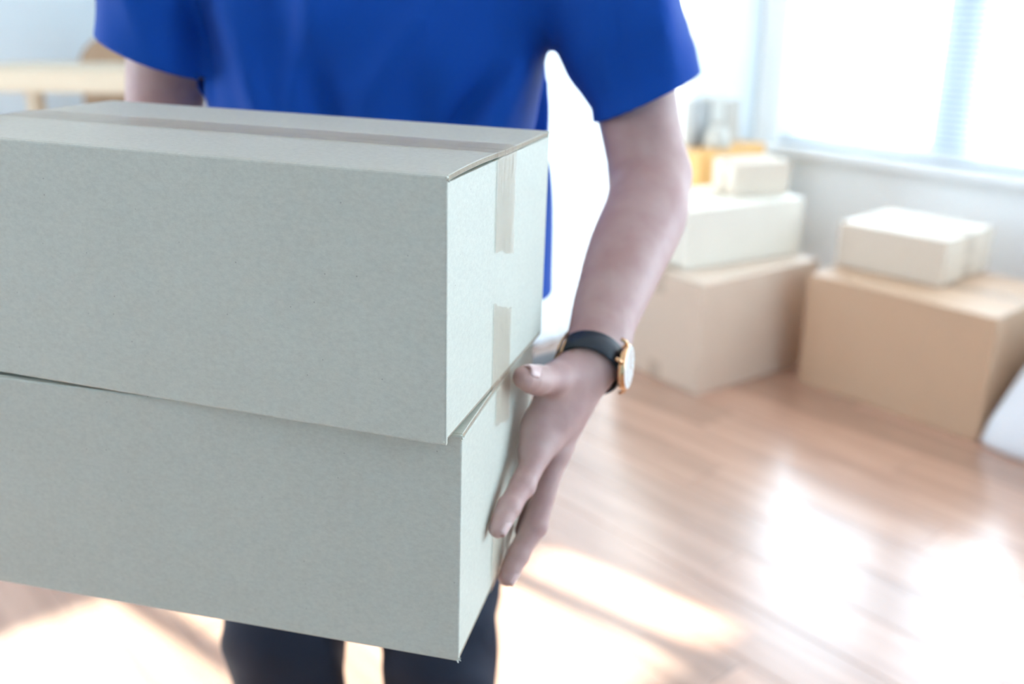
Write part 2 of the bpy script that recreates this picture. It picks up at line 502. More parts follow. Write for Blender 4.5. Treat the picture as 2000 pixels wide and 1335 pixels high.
# sheer curtain in front of the back door
def curtain(name, x0, x1, y, z0, z1, folds, amp, mat, label, seed=0):
    r = np.random.default_rng(seed)
    root = tag(empty(name, ((x0 + x1) / 2, y, z0)), label, 'curtain')
    bm = bmesh.new()
    n, m = 160, 14
    grid = []
    for j in range(m + 1):
        t = j / m
        row = []
        for i in range(n + 1):
            u = i / n
            ph = 2 * PI * folds * u + 0.7 * math.sin(5 * u)
            off = amp * (0.55 + 0.45 * (1 - t)) * math.sin(ph) + 0.006 * math.sin(9 * u + 3 * t)
            row.append(bm.verts.new(((u - 0.5) * (x1 - x0), off, t * (z1 - z0))))
        grid.append(row)
    for j in range(m):
        for i in range(n):
            bm.faces.new((grid[j][i], grid[j][i + 1], grid[j + 1][i + 1], grid[j + 1][i]))
    obj('cloth', bm, mat, root, True)
    bm = bmesh.new()
    tube(bm, [(-(x1 - x0) / 2, 0, z1 - z0 + 0.005), ((x1 - x0) / 2, 0, z1 - z0 + 0.005)], 0.011, 12)
    obj('curtain_rod', bm, M_TRIM, root, True)
    return root
curtain('sheer_curtain', 2.14, 2.66, YB - 0.062, 0.03, 2.15, 7, 0.012, M_CURTAIN, 'sheer white curtain over the glass door leaf directly behind the person', 1)
curtain('sheer_curtain', 2.665, 3.09, YB - 0.062, 0.03, 2.15, 6, 0.012, M_CURTAIN, 'sheer white curtain over the glass door leaf next to the corner carton stack', 2)

# ------------------------------------------------------------------ cartons
def strip(name, path, width, mat, parent, cut=(0, 0), seed=0, wr=0.0004):
    """thin tape following a path of (x, z) points in the local XZ plane, centred on y=0, slightly wrinkled"""
    r = np.random.default_rng(seed)
    pts = []
    for (p, q) in zip(path, path[1:]):
        p, q = np.array(p, float), np.array(q, float)
        k = max(2, int(np.linalg.norm(q - p) / 0.006))
        for i in range(k): pts.append(p + (q - p) * i / k)
    pts.append(np.array(path[-1], float))
    pts = np.array(pts)
    d = np.gradient(pts, axis=0); d /= np.linalg.norm(d, axis=1)[:, None]
    nrm = np.stack([-d[:, 1], d[:, 0]], 1)
    m = 10
    crease = np.cumsum(r.normal(0, 1, (len(pts), m + 1)), 0)
    crease = crease - crease.mean(0)
    crease = crease / (np.abs(crease).max() + 1e-6)
    bm = bmesh.new()
    g = []
    for i, (p, nv) in enumerate(zip(pts, nrm)):
        row = []
        for j in range(m + 1):
            y = (j / m - 0.5) * width
            e = 0.0006 + wr * (crease[i, j] * 0.5 + 0.5 + abs(r.normal()) * 0.25)
            x = p + nv * e
            s = 0.0
            if i == 0: s = cut[0] * (j / m - 0.5) + r.normal() * 0.0008
            if i == len(pts) - 1: s = cut[1] * (j / m - 0.5) + r.normal() * 0.0008
            x = x + d[i] * s
            row.append(bm.verts.new((x[0], y, x[1])))
        g.append(row)
    for a, b in zip(g, g[1:]):
        for j in range(m):
            bm.faces.new((a[j], b[j], b[j + 1], a[j + 1]))
    return obj(name, bm, mat, parent, True)

def carton(name, label, loc, rot, lx, ly, lz, mat, t=0.0045, tape=0.045, ends=(0.075, 0.06), group=None, lift=0.0, dents=(), tape_side=1):
    root = tag(empty(name, loc, rot), label, 'carton', group)
    hx, hy = lx / 2, ly / 2
    bm = bmesh.new()
    bx(bm, -hx, hx, -hy, -hy + t, 0, lz, 0.0014, 2)
    bx(bm, -hx, hx, hy - t, hy, 0, lz, 0.0014, 2)
    for s in (-1, 1):
        x0, x1 = sorted((s * (hx - t) - 0.0, s * (hx - 0.0003)))
        bx(bm, x0, x1, -hy + t * 0.5, hy - t * 0.5, t + 0.0006, lz - t - 0.0006, 0.0005)
    bx(bm, -hx + t, hx - t, -hy + t, hy - t, lz - 2 * t - 0.001, lz - t - 0.0008)     # tucked inner flaps
    bx(bm, -hx + t, hx - t, -hy + t, hy - t, t + 0.0008, 2 * t + 0.001)
    for (vx, vy, vz, rad, dx, dy, dz) in dents:
        for v in bm.verts:
            q = (v.co - Vector((vx, vy, vz))).length
            if q < rad: v.co += Vector((dx, dy, dz)) * (1 - q / rad)
    obj('body', bm, mat, root)
    for zz, nm in ((lz - t, 'flap'), (0.0, 'flap')):
        for s in (-1, 1):
            y0, y1 = sorted((s * 0.0007, s * (hy - t * 0.98)))
            bm = bmesh.new()
            bx(bm, -hx + 0.0006, hx - 0.0006, y0, y1, zz, zz + t, 0.0004)
            if zz > 0 and lift:
                bmesh.ops.subdivide_edges(bm, edges=[e for e in bm.edges if abs(e.verts[0].co.x - e.verts[1].co.x) > lx * .5], cuts=14)
                bmesh.ops.subdivide_edges(bm, edges=[e for e in bm.edges if abs(e.verts[0].co.y - e.verts[1].co.y) > hy * .5], cuts=6)
                for v in bm.verts:
                    k = max(0, v.co.x / hx - 0.55) / 0.45
                    if s < 0:
                        v.co.z += lift * k * k * math.sin(PI * min(1, abs(v.co.y) / hy)) 
            f = obj(nm, bm, mat, root)
            f.data.materials.append(M_EDGE)
            for p in f.data.polygons:
                if abs(p.normal.x) > .9: p.material_index = 1
    if tape:
        strip('tape', [(-hx, lz - ends[0]), (-hx, lz), (hx, lz + 0.0), (hx, lz - ends[0])], tape, M_TAPE, root, (0, 0.012), 3)
        strip('tape', [(hx, ends[1]), (hx, 0.0), (-hx, 0.0), (-hx, ends[1])], tape, M_TAPE, root, (0.016, 0), 4)
    return root

def held(name, label, oA, Mx, L, w, h, mat, **kw):
    """oA: front-top-right corner; columns of Mx: along front edge, away, up"""
    Mx = np.array(Mx); oA = np.array(oA)
    base = oA + Mx @ np.array([-L / 2, w / 2, -h])
    rot = Matrix(Mx.tolist()).to_euler()
    return carton(name, label, base.tolist(), rot, L, w, h, mat, **kw)

MU = [[0.5452, 0.8378, 0.0285], [-0.8379, 0.5457, -0.0143], [-0.0275, -0.0161, 0.9995]]
ML = [[0.5992, 0.8001, 0.0285], [-0.8001, 0.5997, -0.0143], [-0.0285, -0.0143, 0.9995]]
OU = [0.3551, 0.4836, 1.1728]
OL = [0.3702, 0.4939, 0.9927]
LB = 0.424
up_box = held('cardboard_carton', 'pale grey-cream taped carton held by the person, upper one of the two', OU, MU, LB, 0.241, 0.1766, M_CARTON,
     t=0.0037, group='cartons held by the person', lift=0.0014, dents=[(LB / 2, -0.1205, 0.0, 0.02, 0.0015, -0.001, -0.002)])
lo_box = held('cardboard_carton', 'pale grey-cream taped carton gripped from the sides under another held carton', OL, ML, LB, 0.235, 0.183, M_CARTON,
     t=0.0037, ends=(0.04, 0.05), group='cartons held by the person')
# torn paper curls at crushed corners
def torn(parent, pts):
    bm = bmesh.new()
    for (x, y, z, s) in pts:
        p = Vector((x, y, z))
        for k in range(5):
            d = Vector((random.uniform(0.3, 1), random.uniform(-1, .2), random.uniform(-.8, .5))).normalized() * s
            e = d.orthogonal().normalized() * s * 0.35
            tube(bm, [p + e * random.uniform(-1, 1), p + d * .5 + e * .4, p + d * random.uniform(.7, 1.0)], [s * .22, s * .18, s * .05], 5)
    obj('torn_paper', bm, M_CARTON, parent)['kind'] = 'stuff'
torn(up_box, [(LB / 2 - 0.001, -0.1195, 0.0015, 0.0035), (LB / 2 - 0.001, -0.119, 0.174, 0.003), (LB / 2 - 0.001, 0.119, 0.175, 0.002)])
torn(lo_box, [(LB / 2 - 0.001, -0.1165, 0.181, 0.0035), (LB / 2 - 0.001, -0.1165, 0.001, 0.003)])

def rz(d): return (0, 0, math.radians(d))
def corner(x, y, d, lx, ly):
    """centre of a box whose nearest corner (local -x,-y) stands at x,y when turned by d"""
    a = math.radians(d)
    return x + math.cos(a) * lx / 2 - math.sin(a) * ly / 2, y + math.sin(a) * lx / 2 + math.cos(a) * ly / 2
carton('cardboard_carton', 'large brown kraft carton on the floor below the blind window', (3.035, 1.495, 0), rz(90), 0.63, 0.46, 0.385, M_KRAFT, tape=0.06)
carton('cardboard_carton', 'small tan carton resting on the large brown carton by the window', (3.13, 1.63, 0.3885), rz(91), 0.375, 0.32, 0.148, M_TAN, tape=0.05)
c1 = corner(2.439, 1.952, -5.5, 0.56, 0.42)
carton('cardboard_carton', 'brown kraft carton on the floor at the foot of the stack of three', (*c1, 0), rz(-5.5), 0.56, 0.42, 0.382, M_KRAFT2, tape=0.06)
c2 = corner(2.52, 2.10, -13, 0.50, 0.34)
carton('cardboard_carton', 'pale cream carton in the middle of the corner stack', (*c2, 0.3855), rz(-13), 0.50, 0.34, 0.20, M_PALE, tape=0.05)
c3 = corner(2.815, 2.150, -24, 0.215, 0.16)
carton('cardboard_carton', 'small white-topped parcel lying on top of the corner stack', (*c3, 0.5888), rz(-24), 0.215, 0.16, 0.115, M_TAN, tape=0.05)
# orange box on its own pedestal carton behind the stack, with grey things on top
carton('cardboard_carton', 'tall plain carton standing behind the corner stack against the wall', (3.20, 2.485, 0), rz(0), 0.58, 0.17, 0.56, M_PALE, tape=0.05)
carton('cardboard_carton', 'bright orange box half hidden behind the small white-topped parcel', (3.13, 2.485, 0.5634), rz(0), 0.40, 0.165, 0.135, M_ORANGE, tape=0.04)
def folio(name, label, cat, x, y, z, w, d, h, mat, ang=0, band=None):
    root = tag(empty(name, (x, y, z), (0, 0, math.radians(ang))), label, cat)
    box('cover', -w / 2, w / 2, -d / 2, -d / 2 + 0.003, 0, h, mat, root, 0.001)
    box('cover', -w / 2, w / 2, d / 2 - 0.003, d / 2, 0, h, mat, root, 0.001)
    box('spine', -w / 2, -w / 2 + 0.003, -d / 2 + 0.003, d / 2 - 0.003, 0, h, mat, root, 0.0005)
    box('pages', -w / 2 + 0.003, w / 2 - 0.005, -d / 2 + 0.0032, d / 2 - 0.0032, 0.003, h - 0.004, M_TRIM, root)
    return root
ZO = 0.7005
folio('grey_folder', 'darkest grey folder standing on the orange box', 'folder', 3.055, 2.533, ZO, 0.10, 0.04, 0.175, M_GREY1)
folio('grey_folder', 'pale grey wide folder standing on the orange box between darker ones', 'folder', 3.15, 2.533, ZO, 0.085, 0.05, 0.185, M_GREY2)
folio('grey_folder', 'taupe folder standing on the orange box nearest the blind window', 'folder', 3.245, 2.533, ZO, 0.095, 0.05, 0.165, M_GREY3)
bowl = tag(empty('grey_bowl', (3.085, 2.452, ZO)), 'upturned beige bowl on the orange box in front of grey folders', 'bowl')
bm = bmesh.new(); lathe(bm, [(0.05, 0.0), (0.052, 0.004), (0.05, 0.03), (0.038, 0.065), (0.02, 0.085)], 28); obj('shell', bm, M_GREY2, bowl, True)
bm = bmesh.new(); lathe(bm, [(0.02, 0.0845), (0.02, 0.095), (0.016, 0.096)], 24); obj('foot_ring', bm, M_GREY3, bowl, True)

mat_ = tag(empty('doormat', (2.225, 2.49, 0.0)), 'dark grey doormat on the floor in front of the curtained door', 'doormat')
box('mat', -0.325, 0.325, -0.092, 0.092, 0.0003, 0.010, M_DARKTRIM, mat_, 0.003)
box('rubber_edge', -0.335, 0.335, -0.1, 0.1, 0.0002, 0.005, M_STRAP, mat_, 0.002)

# ------------------------------------------------------------------ white pouf at the right
pf = tag(empty('pouf', (3.15, 0.792, 0)), 'white tapering fabric pouf on the floor next to the large brown carton', 'pouf')
bm = bmesh.new()
prof = [(0.368, 0.0), (0.38, 0.01), (0.382, 0.03), (0.37, 0.09), (0.335, 0.20), (0.29, 0.34), (0.255, 0.45), (0.24, 0.49), (0.20, 0.515), (0.10, 0.525)]
rings = []
n = 48
for r_, z_ in prof:
    row = []
    for k in range(n):
        a = 2 * PI * k / n
        c_, s_ = math.cos(a), math.sin(a)
        q = (abs(c_) ** 16 + abs(s_) ** 16) ** (-1 / 16)
        row.append(bm.verts.new((r_ * q * c_, r_ * q * s_, z_)))
    rings.append(row)
for a, b in zip(rings, rings[1:]):
    for k in range(n): bm.faces.new((a[k], a[(k + 1) % n], b[(k + 1) % n], b[k]))
bm.faces.new(rings[0][::-1]); bm.faces.new(rings[-1])
obj('cover', bm, M_POUF, pf, True)
bm = bmesh.new()
tube(bm, [((0.241) * (abs(math.cos(a)) ** 16 + abs(math.sin(a)) ** 16) ** (-1 / 16) * math.cos(a), 0.241 * (abs(math.cos(a)) ** 16 + abs(math.sin(a)) ** 16) ** (-1 / 16) * math.sin(a), 0.49) for a in [2 * PI * k / 48 for k in range(48)]], 0.005, 6, True)
obj('piping', bm, M_POUF, pf, True)

# ------------------------------------------------------------------ high table and chair at the end of the alcove
TH = 0.965
tb = tag(empty('high_table', (1.40, 4.50, 0), (0, 0, math.radians(-48))), 'pale pine high table standing in the alcove', 'table')
box('tabletop', -0.45, 0.45, -0.24, 0.24, TH - 0.085, TH, M_PINE, tb, 0.004, 2)
for sx in (-1, 1):
    for sy in (-1, 1):
        x_, y_ = sx * 0.36, sy * 0.20
        box('leg', x_ - 0.03, x_ + 0.03, y_ - 0.03, y_ + 0.03, 0, TH - 0.085, M_PINE, tb, 0.004)
box('stretcher', -0.33, 0.33, 0.185, 0.215, 0.25, 0.29, M_PINE, tb, 0.003)
ch = tag(empty('high_chair', (1.62, 5.02, 0), (0, 0, math.radians(-50))), 'brown wooden high chair with rounded back behind the pine table', 'chair')
bm = bmesh.new()
lathe(bm, [(0.0, 0.66), (0.165, 0.66), (0.17, 0.668), (0.17, 0.688), (0.165, 0.695), (0.0, 0.695)][1:5], 28)
obj('seat', bm, M_BROWN, ch)
bm = bmesh.new()
ring = []
R0 = 0.165
outl = [(-R0, 0.62), (R0, 0.62)] + [(R0 * math.cos(PI * k / 20), 0.90 + R0 * math.sin(PI * k / 20)) for k in range(21)]
fr = [bm.verts.new((x, 0.14 + 0.05 * (1 - (x / R0) ** 2), z)) for x, z in outl]
bk = [bm.verts.new((x, 0.162 + 0.05 * (1 - (x / R0) ** 2), z)) for x, z in outl]
bm.faces.new(fr); bm.faces.new(bk[::-1])
for k in range(len(outl)):
    k2 = (k + 1) % len(outl)
    bm.faces.new((fr[k2], fr[k], bk[k], bk[k2]))
obj('backrest', bm, M_BROWN, ch)
for sx in (-1, 1):
    bm = bmesh.new(); tube(bm, [(sx * 0.09, 0.13, 0.67), (sx * 0.10, 0.18, 0.80)], 0.012, 10); obj('back_post', bm, M_BROWN, ch, True)
    for sy in (-1, 1):
        bm = bmesh.new(); tube(bm, [(sx * 0.16, sy * 0.16, 0.0), (sx * 0.11, sy * 0.11, 0.67)], [0.013, 0.017], 10); obj('leg', bm, M_BROWN, ch, True)
bm = bmesh.new(); tube(bm, [(0.145 * a, 0.145 * b, 0.22) for a, b in ((1, 1), (-1, 1), (-1, -1), (1, -1))], 0.009, 8, True); obj('footrest', bm, M_BROWN, ch)

# ------------------------------------------------------------------ distance-field modelling for the person
# person frame: a = image right, b = away from the camera, c = up
RT = np.array([math.cos(YAW), -math.sin(YAW), 0.0])
FW = np.array([math.sin(YAW), math.cos(YAW), 0.0])
P0 = np.array([-0.18, 1.13, 0.0])
def w2p(p):
    p = np.asarray(p, float)
    return np.array([p @ RT, p @ FW, p[2]]) - P0
def abc(a, b, c): return np.array([a, b, c]) - P0

class Field:
    def __init__(s, xs, ys, zs):
        s.ax = [np.asarray(v, np.float32) for v in (xs, ys, zs)]
        s.F = np.full([len(v) for v in s.ax], 0.06, np.float32)
    def sub(s, lo, hi):
        sl = []
        for v, l, h in zip(s.ax, lo, hi):
            i0, i1 = np.searchsorted(v, l), np.searchsorted(v, h)
            sl.append(slice(max(i0 - 1, 0), min(i1 + 1, len(v))))
        return tuple(sl)
    def grid(s, sl):
        return s.ax[0][sl[0]][:, None, None], s.ax[1][sl[1]][None, :, None], s.ax[2][sl[2]][None, None, :]
    def merge(s, sl, d, k):
        A = s.F[sl]
        if k <= 0: s.F[sl] = np.minimum(A, d); return
        h = np.clip(0.5 + 0.5 * (A - d) / k, 0, 1)
        s.F[sl] = A * (1 - h) + d * h - k * h * (1 - h)
    def cone(s, p, q, r0, r1, k=0.01, sq=None):
        p, q = np.asarray(p, float), np.asarray(q, float)
        m = max(r0, r1) + 0.045
        lo, hi = np.minimum(p, q) - m, np.maximum(p, q) + m
        sl = s.sub(lo, hi)
        X, Y, Z = s.grid(sl)
        if 0 in (X.size, Y.size, Z.size): return
        v = q - p; L2 = max(v @ v, 1e-12)
        dx, dy, dz = X - p[0], Y - p[1], Z - p[2]
        t = np.clip((dx * v[0] + dy * v[1] + dz * v[2]) / L2, 0, 1)
        ex, ey, ez = dx - t * v[0], dy - t * v[1], dz - t * v[2]
        if sq is not None:                   # (direction, factor): flatten the section along a direction
            u, f = np.asarray(sq[0], float), sq[1]
            u = u / np.linalg.norm(u)
            du = ex * u[0] + ey * u[1] + ez * u[2]
            g = (1 / f - 1) * du
            ex, ey, ez = ex + g * u[0], ey + g * u[1], ez + g * u[2]
            d = (np.sqrt(ex * ex + ey * ey + ez * ez) - (r0 + (r1 - r0) * t)) * (0.5 + 0.5 * f)
        else:
            d = np.sqrt(ex * ex + ey * ey + ez * ez) - (r0 + (r1 - r0) * t)
        s.merge(sl, d.astype(np.float32), k)
    def chain(s, pts, rs, k=0.008, smooth=0):
        """limb of joined round cones, merged into the field as one shape; smooth>0 rounds the path"""
        pts, rs = np.array(pts, float), np.array(rs, float)
        if smooth:
            Q = np.concatenate([pts, rs[:, None]], 1)
            Q = np.concatenate([[2 * Q[0] - Q[1]], Q, [2 * Q[-1] - Q[-2]]])
            out = []
            for i in range(1, len(Q) - 2):
                for t in np.arange(smooth) / smooth:
                    a, b, c, d = Q[i - 1:i + 3]
                    out.append(.5 * (2 * b + (c - a) * t + (2 * a - 5 * b + 4 * c - d) * t * t + (3 * b - a - 3 * c + d) * t ** 3))
            out.append(Q[-2])
            out = np.array(out); pts, rs = out[:, :3], out[:, 3]
        m = rs.max() + .045
        sl = s.sub(pts.min(0) - m, pts.max(0) + m)
        X, Y, Z = s.grid(sl)
        if 0 in (X.size, Y.size, Z.size): return
        best = None
        for p, q, r0, r1 in zip(pts, pts[1:], rs, rs[1:]):
            v = q - p; L2 = max(v @ v, 1e-12)
            dx, dy, dz = X - p[0], Y - p[1], Z - p[2]
            t = np.clip((dx * v[0] + dy * v[1] + dz * v[2]) / L2, 0, 1)
            d = (np.sqrt((dx - t * v[0]) ** 2 + (dy - t * v[1]) ** 2 + (dz - t * v[2]) ** 2) - (r0 + (r1 - r0) * t)).astype(np.float32)
            best = d if best is None else np.minimum(best, d)
        s.merge(sl, best, k)
    def ball(s, p, r, k=0.01): s.cone(p, p, r, r, k)
    def ell(s, p, rad, k=0.01):
        p, rad = np.asarray(p, float), np.asarray(rad, float)
        sl = s.sub(p - rad - 0.045, p + rad + 0.045)
        X, Y, Z = s.grid(sl)
        q = np.sqrt(((X - p[0]) / rad[0]) ** 2 + ((Y - p[1]) / rad[1]) ** 2 + ((Z - p[2]) / rad[2]) ** 2)
        s.merge(sl, ((q - 1) * rad.min()).astype(np.float32), k)
    def loft(s, cs, ca, cb, A, B, k=0.02, power=2.4, zcap=True):
        """stack of rounded-elliptic sections along c"""
        c0, c1 = cs[0], cs[-1]
        mA, mB = max(A) + 0.05, max(B) + 0.05
        sl = s.sub((min(ca) - mA, min(cb) - mB, c0 - 0.05), (max(ca) + mA, max(cb) + mB, c1 + 0.05))
        X, Y, Z = s.grid(sl)
        f = lambda v: np.interp(Z, cs, v)
        a_, b_ = f(A), f(B)
        q = (np.abs((X - f(ca)) / a_) ** power + np.abs((Y - f(cb)) / b_) ** power) ** (1 / power)
        d = (q - 1) * np.minimum(a_, b_)
        d = np.maximum(d, np.maximum(c0 - Z, Z - c1))
        s.merge(sl, d.astype(np.float32), k)

def surface(field, name, mat, parent):
    """surface nets: one vertex per crossed cell, quads round every crossed edge; normals from the field"""
    F, (xs, ys, zs) = field.F, field.ax
    ins = F < 0
    nx, ny, nz = F.shape
    cell_id, cell_pos, quads = [], [], []
    ax = (xs, ys, zs)
    for d in range(3):
        s0 = [slice(None)] * 3; s1 = [slice(None)] * 3
        s0[d] = slice(0, -1); s1[d] = slice(1, None)
        I, J, K = np.nonzero(ins[tuple(s0)] != ins[tuple(s1)])
        idx = [I, J, K]
        i2 = [v.copy() for v in idx]; i2[d] = i2[d] + 1
        f0, f1 = F[I, J, K], F[tuple(i2)]
        t = f0 / (f0 - f1)
        P = np.stack([ax[m][idx[m]] for m in range(3)], 1).astype(np.float64)
        P[:, d] += t * (ax[d][i2[d]] - ax[d][idx[d]])
        u, v = (d + 1) % 3, (d + 2) % 3
        ok = (idx[u] > 0) & (idx[v] > 0) & (idx[u] < F.shape[u] - 1) & (idx[v] < F.shape[v] - 1)
        cells = []
        for (du, dv) in ((0, 0), (-1, 0), (-1, -1), (0, -1)):
            c = [w.copy() for w in idx]; c[u] = c[u] + du; c[v] = c[v] + dv
            cells.append((c[0] * ny + c[1]) * nz + c[2])
        flip = f0 < 0
        Q = np.stack(cells, 1)[ok]
        fl = flip[ok]
        Q[~fl] = Q[~fl][:, ::-1]
        quads.append(Q)
        for c in cells:
            cell_id.append(c[ok]); cell_pos.append(P[ok])
    cid, pos, Q = np.concatenate(cell_id), np.concatenate(cell_pos), np.concatenate(quads)
    uniq, inv = np.unique(cid, return_inverse=True)
    cnt = np.bincount(inv)
    V = np.stack([np.bincount(inv, pos[:, m]) / cnt for m in range(3)], 1)
    Qi = np.searchsorted(uniq, Q)
    me = bpy.data.meshes.new(name)
    me.vertices.add(len(V)); me.vertices.foreach_set('co', V.astype(np.float32).ravel())
    me.loops.add(Qi.size); me.loops.foreach_set('vertex_index', Qi.astype(np.int32).ravel())
    me.polygons.add(len(Qi))
    me.polygons.foreach_set('loop_start', np.arange(0, Qi.size, 4, dtype=np.int32))
    me.polygons.foreach_set('loop_total', np.full(len(Qi), 4, np.int32))
    me.update(calc_edges=True)
    me.polygons.foreach_set('use_smooth', np.ones(len(Qi), bool))
    me.materials.append(mat)
    o = link(bpy.data.objects.new(name, me), parent)
    return o

def relax(o, n=3, lam=0.5):
    """a few passes of neighbour averaging with push-back (keeps volume)"""
    me = o.data
    V = np.empty(len(me.vertices) * 3); me.vertices.foreach_get('co', V); V = V.reshape(-1, 3)
    E = np.empty(len(me.edges) * 2, np.int32); me.edges.foreach_get('vertices', E); E = E.reshape(-1, 2)
    cnt = np.maximum(np.bincount(E.ravel(), minlength=len(V)), 1)[:, None]
    for i in range(n):
        for l in (lam, -lam * 1.04):
            S = np.zeros_like(V)
            for m in range(3):
                S[:, m] = np.bincount(E[:, 0], V[E[:, 1], m], len(V)) + np.bincount(E[:, 1], V[E[:, 0], m], len(V))
            V = V + l * (S / cnt - V)
    me.vertices.foreach_set('co', V.astype(np.float32).ravel()); me.update()

def axis(lo, hi, coarse, fine=None, fl=None, fh=None):
    if fine is None: return np.arange(lo, hi + coarse, coarse)
    return np.concatenate([np.arange(lo, fl, coarse), np.arange(fl, fh, fine), np.arange(fh, hi + coarse, coarse)])

person = tag(empty('person', tuple((RT * P0[0] + FW * P0[1]).tolist()), (0, 0, -YAW)),
             'person in blue T-shirt and dark trousers standing and holding two stacked cartons', 'person')

OLv, MLv = np.array(OL), np.array(ML)
def face(q, side=1):
    """point given relative to the lower carton's grip face: (off the face, along it, up)"""
    q = np.array(q, float)
    if side < 0: q[0] = -LB - q[0]
    return w2p(OLv + MLv @ q)

# joints ------------------------------------------------------------
HAND = dict(
    W=(.0540, .2305, -.0196),
    tc=(.0440, .2079, -.0248), tm=(.0320, .1763, -.0203), ti=(.0220, .1495, -.0125), tt=(.0150, .1300, -.0037),
    i=[(.0265, .1666, -.0749), (.0175, .1244, -.0967), (.0122, .0990, -.1045), (.0084, .0790, -.1136)],
    m=[(.0335, .1854, -.0926), (.0240, .1531, -.1484), (.0142, .1342, -.1682), (.0084, .1190, -.1825)],
    r=[(.0330, .2060, -.0960), (.0190, .1763, -.1560), (.0125, .1624, -.1735), (.0080, .1518, -.1880)],
    p=[(.0290, .2230, -.0940), (.0160, .2020, -.1440), (.0110, .1868, -.1590), (.0074, .1764, -.1695)],
    pad=[(.0270, .1786, -.0352), (.0195, .1675, -.0619), (.0185, .1548, -.0784)])

ELB = {1: abc(.1461, 1.0576, 1.0901), -1: abc(-.415, 1.175, 1.085)}
SHO = {1: abc(.088, 1.150, 1.385), -1: abc(-.345, 1.155, 1.390)}

def build_arm(f, s):
    P = lambda q: face(q, s)
    W = P(HAND['W']); E_ = ELB[s]; S_ = SHO[s]
    ndir = P((1, 0, 0)) - P((0, 0, 0))
    ndir = ndir / np.linalg.norm(ndir)
    lerp = lambda u, v, t: u + (v - u) * t
    # upper arm and forearm
    f.chain([S_, lerp(S_, E_, .35), lerp(S_, E_, .7), E_], [.055, .051, .0445, .0405], .02, 4)
    out = np.array([0.010 * s, 0.0, 0])
    f.chain([E_, lerp(E_, W, .22) + out * .8, lerp(E_, W, .45) + out * .3, lerp(E_, W, .72), lerp(E_, W, .9), W], [.0400, .0430, .0405, .0335, .0282, .0268], .012, 4)
    f.ball(E_ + np.array([0.010 * s, 0.012, -0.004]), .032, .02)
    # palm: metacarpals over a blended pad
    sq = (ndir, 0.8)
    for key, r0, r1 in (('i', .0150, .0120), ('m', .0155, .0122), ('r', .0150, .0115), ('p', .0140, .0105)):
        m = P(HAND[key][0])
        off = {'i': -.012, 'm': -.003, 'r': .006, 'p': .014}[key]
        st = W + (P((0, off, off * .6)) - P((0, 0, 0)))
        f.chain([st, lerp(st, m, .5) + ndir * .001, m], [r0 * 1.15, r0, r1], .012)
        f.ball(m + ndir * .0025, r1 * .86, .006)
    # fingers
    rad = dict(i=(.0124, .0104, .0094, .0074), m=(.0122, .0106, .0094, .0074), r=(.0112, .0094, .0084, .0070), p=(.0098, .0084, .0075, .0064))
    for key in 'imrp':
        pts = [P(q) for q in HAND[key]]
        rs = rad[key]
        mid = lerp(pts[0], pts[1], .5)
        f.chain([pts[0], mid, pts[1]], [rs[0], rs[0] * .86, rs[1]], .0045)
        f.chain([pts[1], lerp(pts[1], pts[2], .5), pts[2]], [rs[1], rs[2] * 1.02, rs[2]], .003)
        f.chain([pts[2], lerp(pts[2], pts[3], .6), pts[3]], [rs[2], rs[2] * .96, rs[3]], .003)
        f.ball(pts[1] + ndir * .0016, rs[1] * .92, .003)
        f.ball(pts[2] + ndir * .0010, rs[2] * .92, .003)
    # thumb with its muscle pad and the web to the index
    tc, tm, ti, tt = [P(HAND[k]) for k in ('tc', 'tm', 'ti', 'tt')]
    f.chain([W, tc, lerp(tc, tm, .6), tm], [.0195, .0185, .0158, .0136], .012)
    f.chain([tm, lerp(tm, ti, .5), ti], [.0136, .0119, .0120], .006)
    f.chain([ti, lerp(ti, tt, .55), tt], [.0120, .0120, .0098], .004)
    i0 = P(HAND['i'][0])
    f.chain([P(q) for q in HAND['pad']], [.0125, .0120, .0118], .010)
    f.cone(P(HAND['pad'][1]), P(HAND['r'][0]) - ndir * .010, .0110, .0110, .012)
    f.cone(lerp(tc, tm, .35), lerp(W, i0, .72), .0120, .0110, .014)
    f.cone(lerp(tc, tm, .55), lerp(W, i0, .9), .0065, .0075, .012)
    # wrist bone and tendon
    f.ball(lerp(W, E_, .1) + ndir * .012, .015, .014)

HEAD = abc(-.148, 1.115, 1.58)
def build_head(f):
    h = HEAD
    f.ell(h + (0, .012, .012), (.076, .094, .100), .02)
    f.ell(h + (0, -.022, -.055), (.058, .066, .062), .03)
    f.ball(h + (0, -.062, -.100), .020, .03)                            # chin
    f.cone(h + (0, -.086, .012), h + (0, -.102, -.022), .008, .012, .012)   # nose
    f.cone(h + (-.010, -.095, -.026), h + (.010, -.095, -.026), .008, .008, .008)
    f.cone(h + (-.018, -.080, -.055), h + (.018, -.080, -.055), .007, .007, .008)   # lips
    f.cone(h + (-.016, -.078, -.066), h + (.016, -.078, -.066), .007, .007, .008)
    f.cone(h + (-.040, -.074, .026), h + (.040, -.074, .026), .010, .010, .014)     # brow
    for s in (-1, 1):
        f.ell(h + (s * .078, .010, -.008), (.010, .019, .032), .006)      # ear
        f.ball(h + (s * .045, -.060, -.022), .024, .02)                   # cheek
    f.chain([h + (0, .03, -.06), h + (0, .045, -.16), abc(-.148, 1.165, 1.36)], [.056, .055, .07], .02)

hand_pts = np.array([face(q) for k in 'imrp' for q in HAND[k]] + [face(HAND[k]) for k in ('W', 'tc', 'tm', 'ti', 'tt')])
hl, hh = hand_pts.min(0) - .018, hand_pts.max(0) + .022
body_f = Field(axis(-.36, .42, .0075, .0023, hl[0], hh[0]), axis(-.47, .20, .008, .0023, hl[1], hh[1]), axis(.0, 1.74, .008, .0023, hl[2], hh[2]))
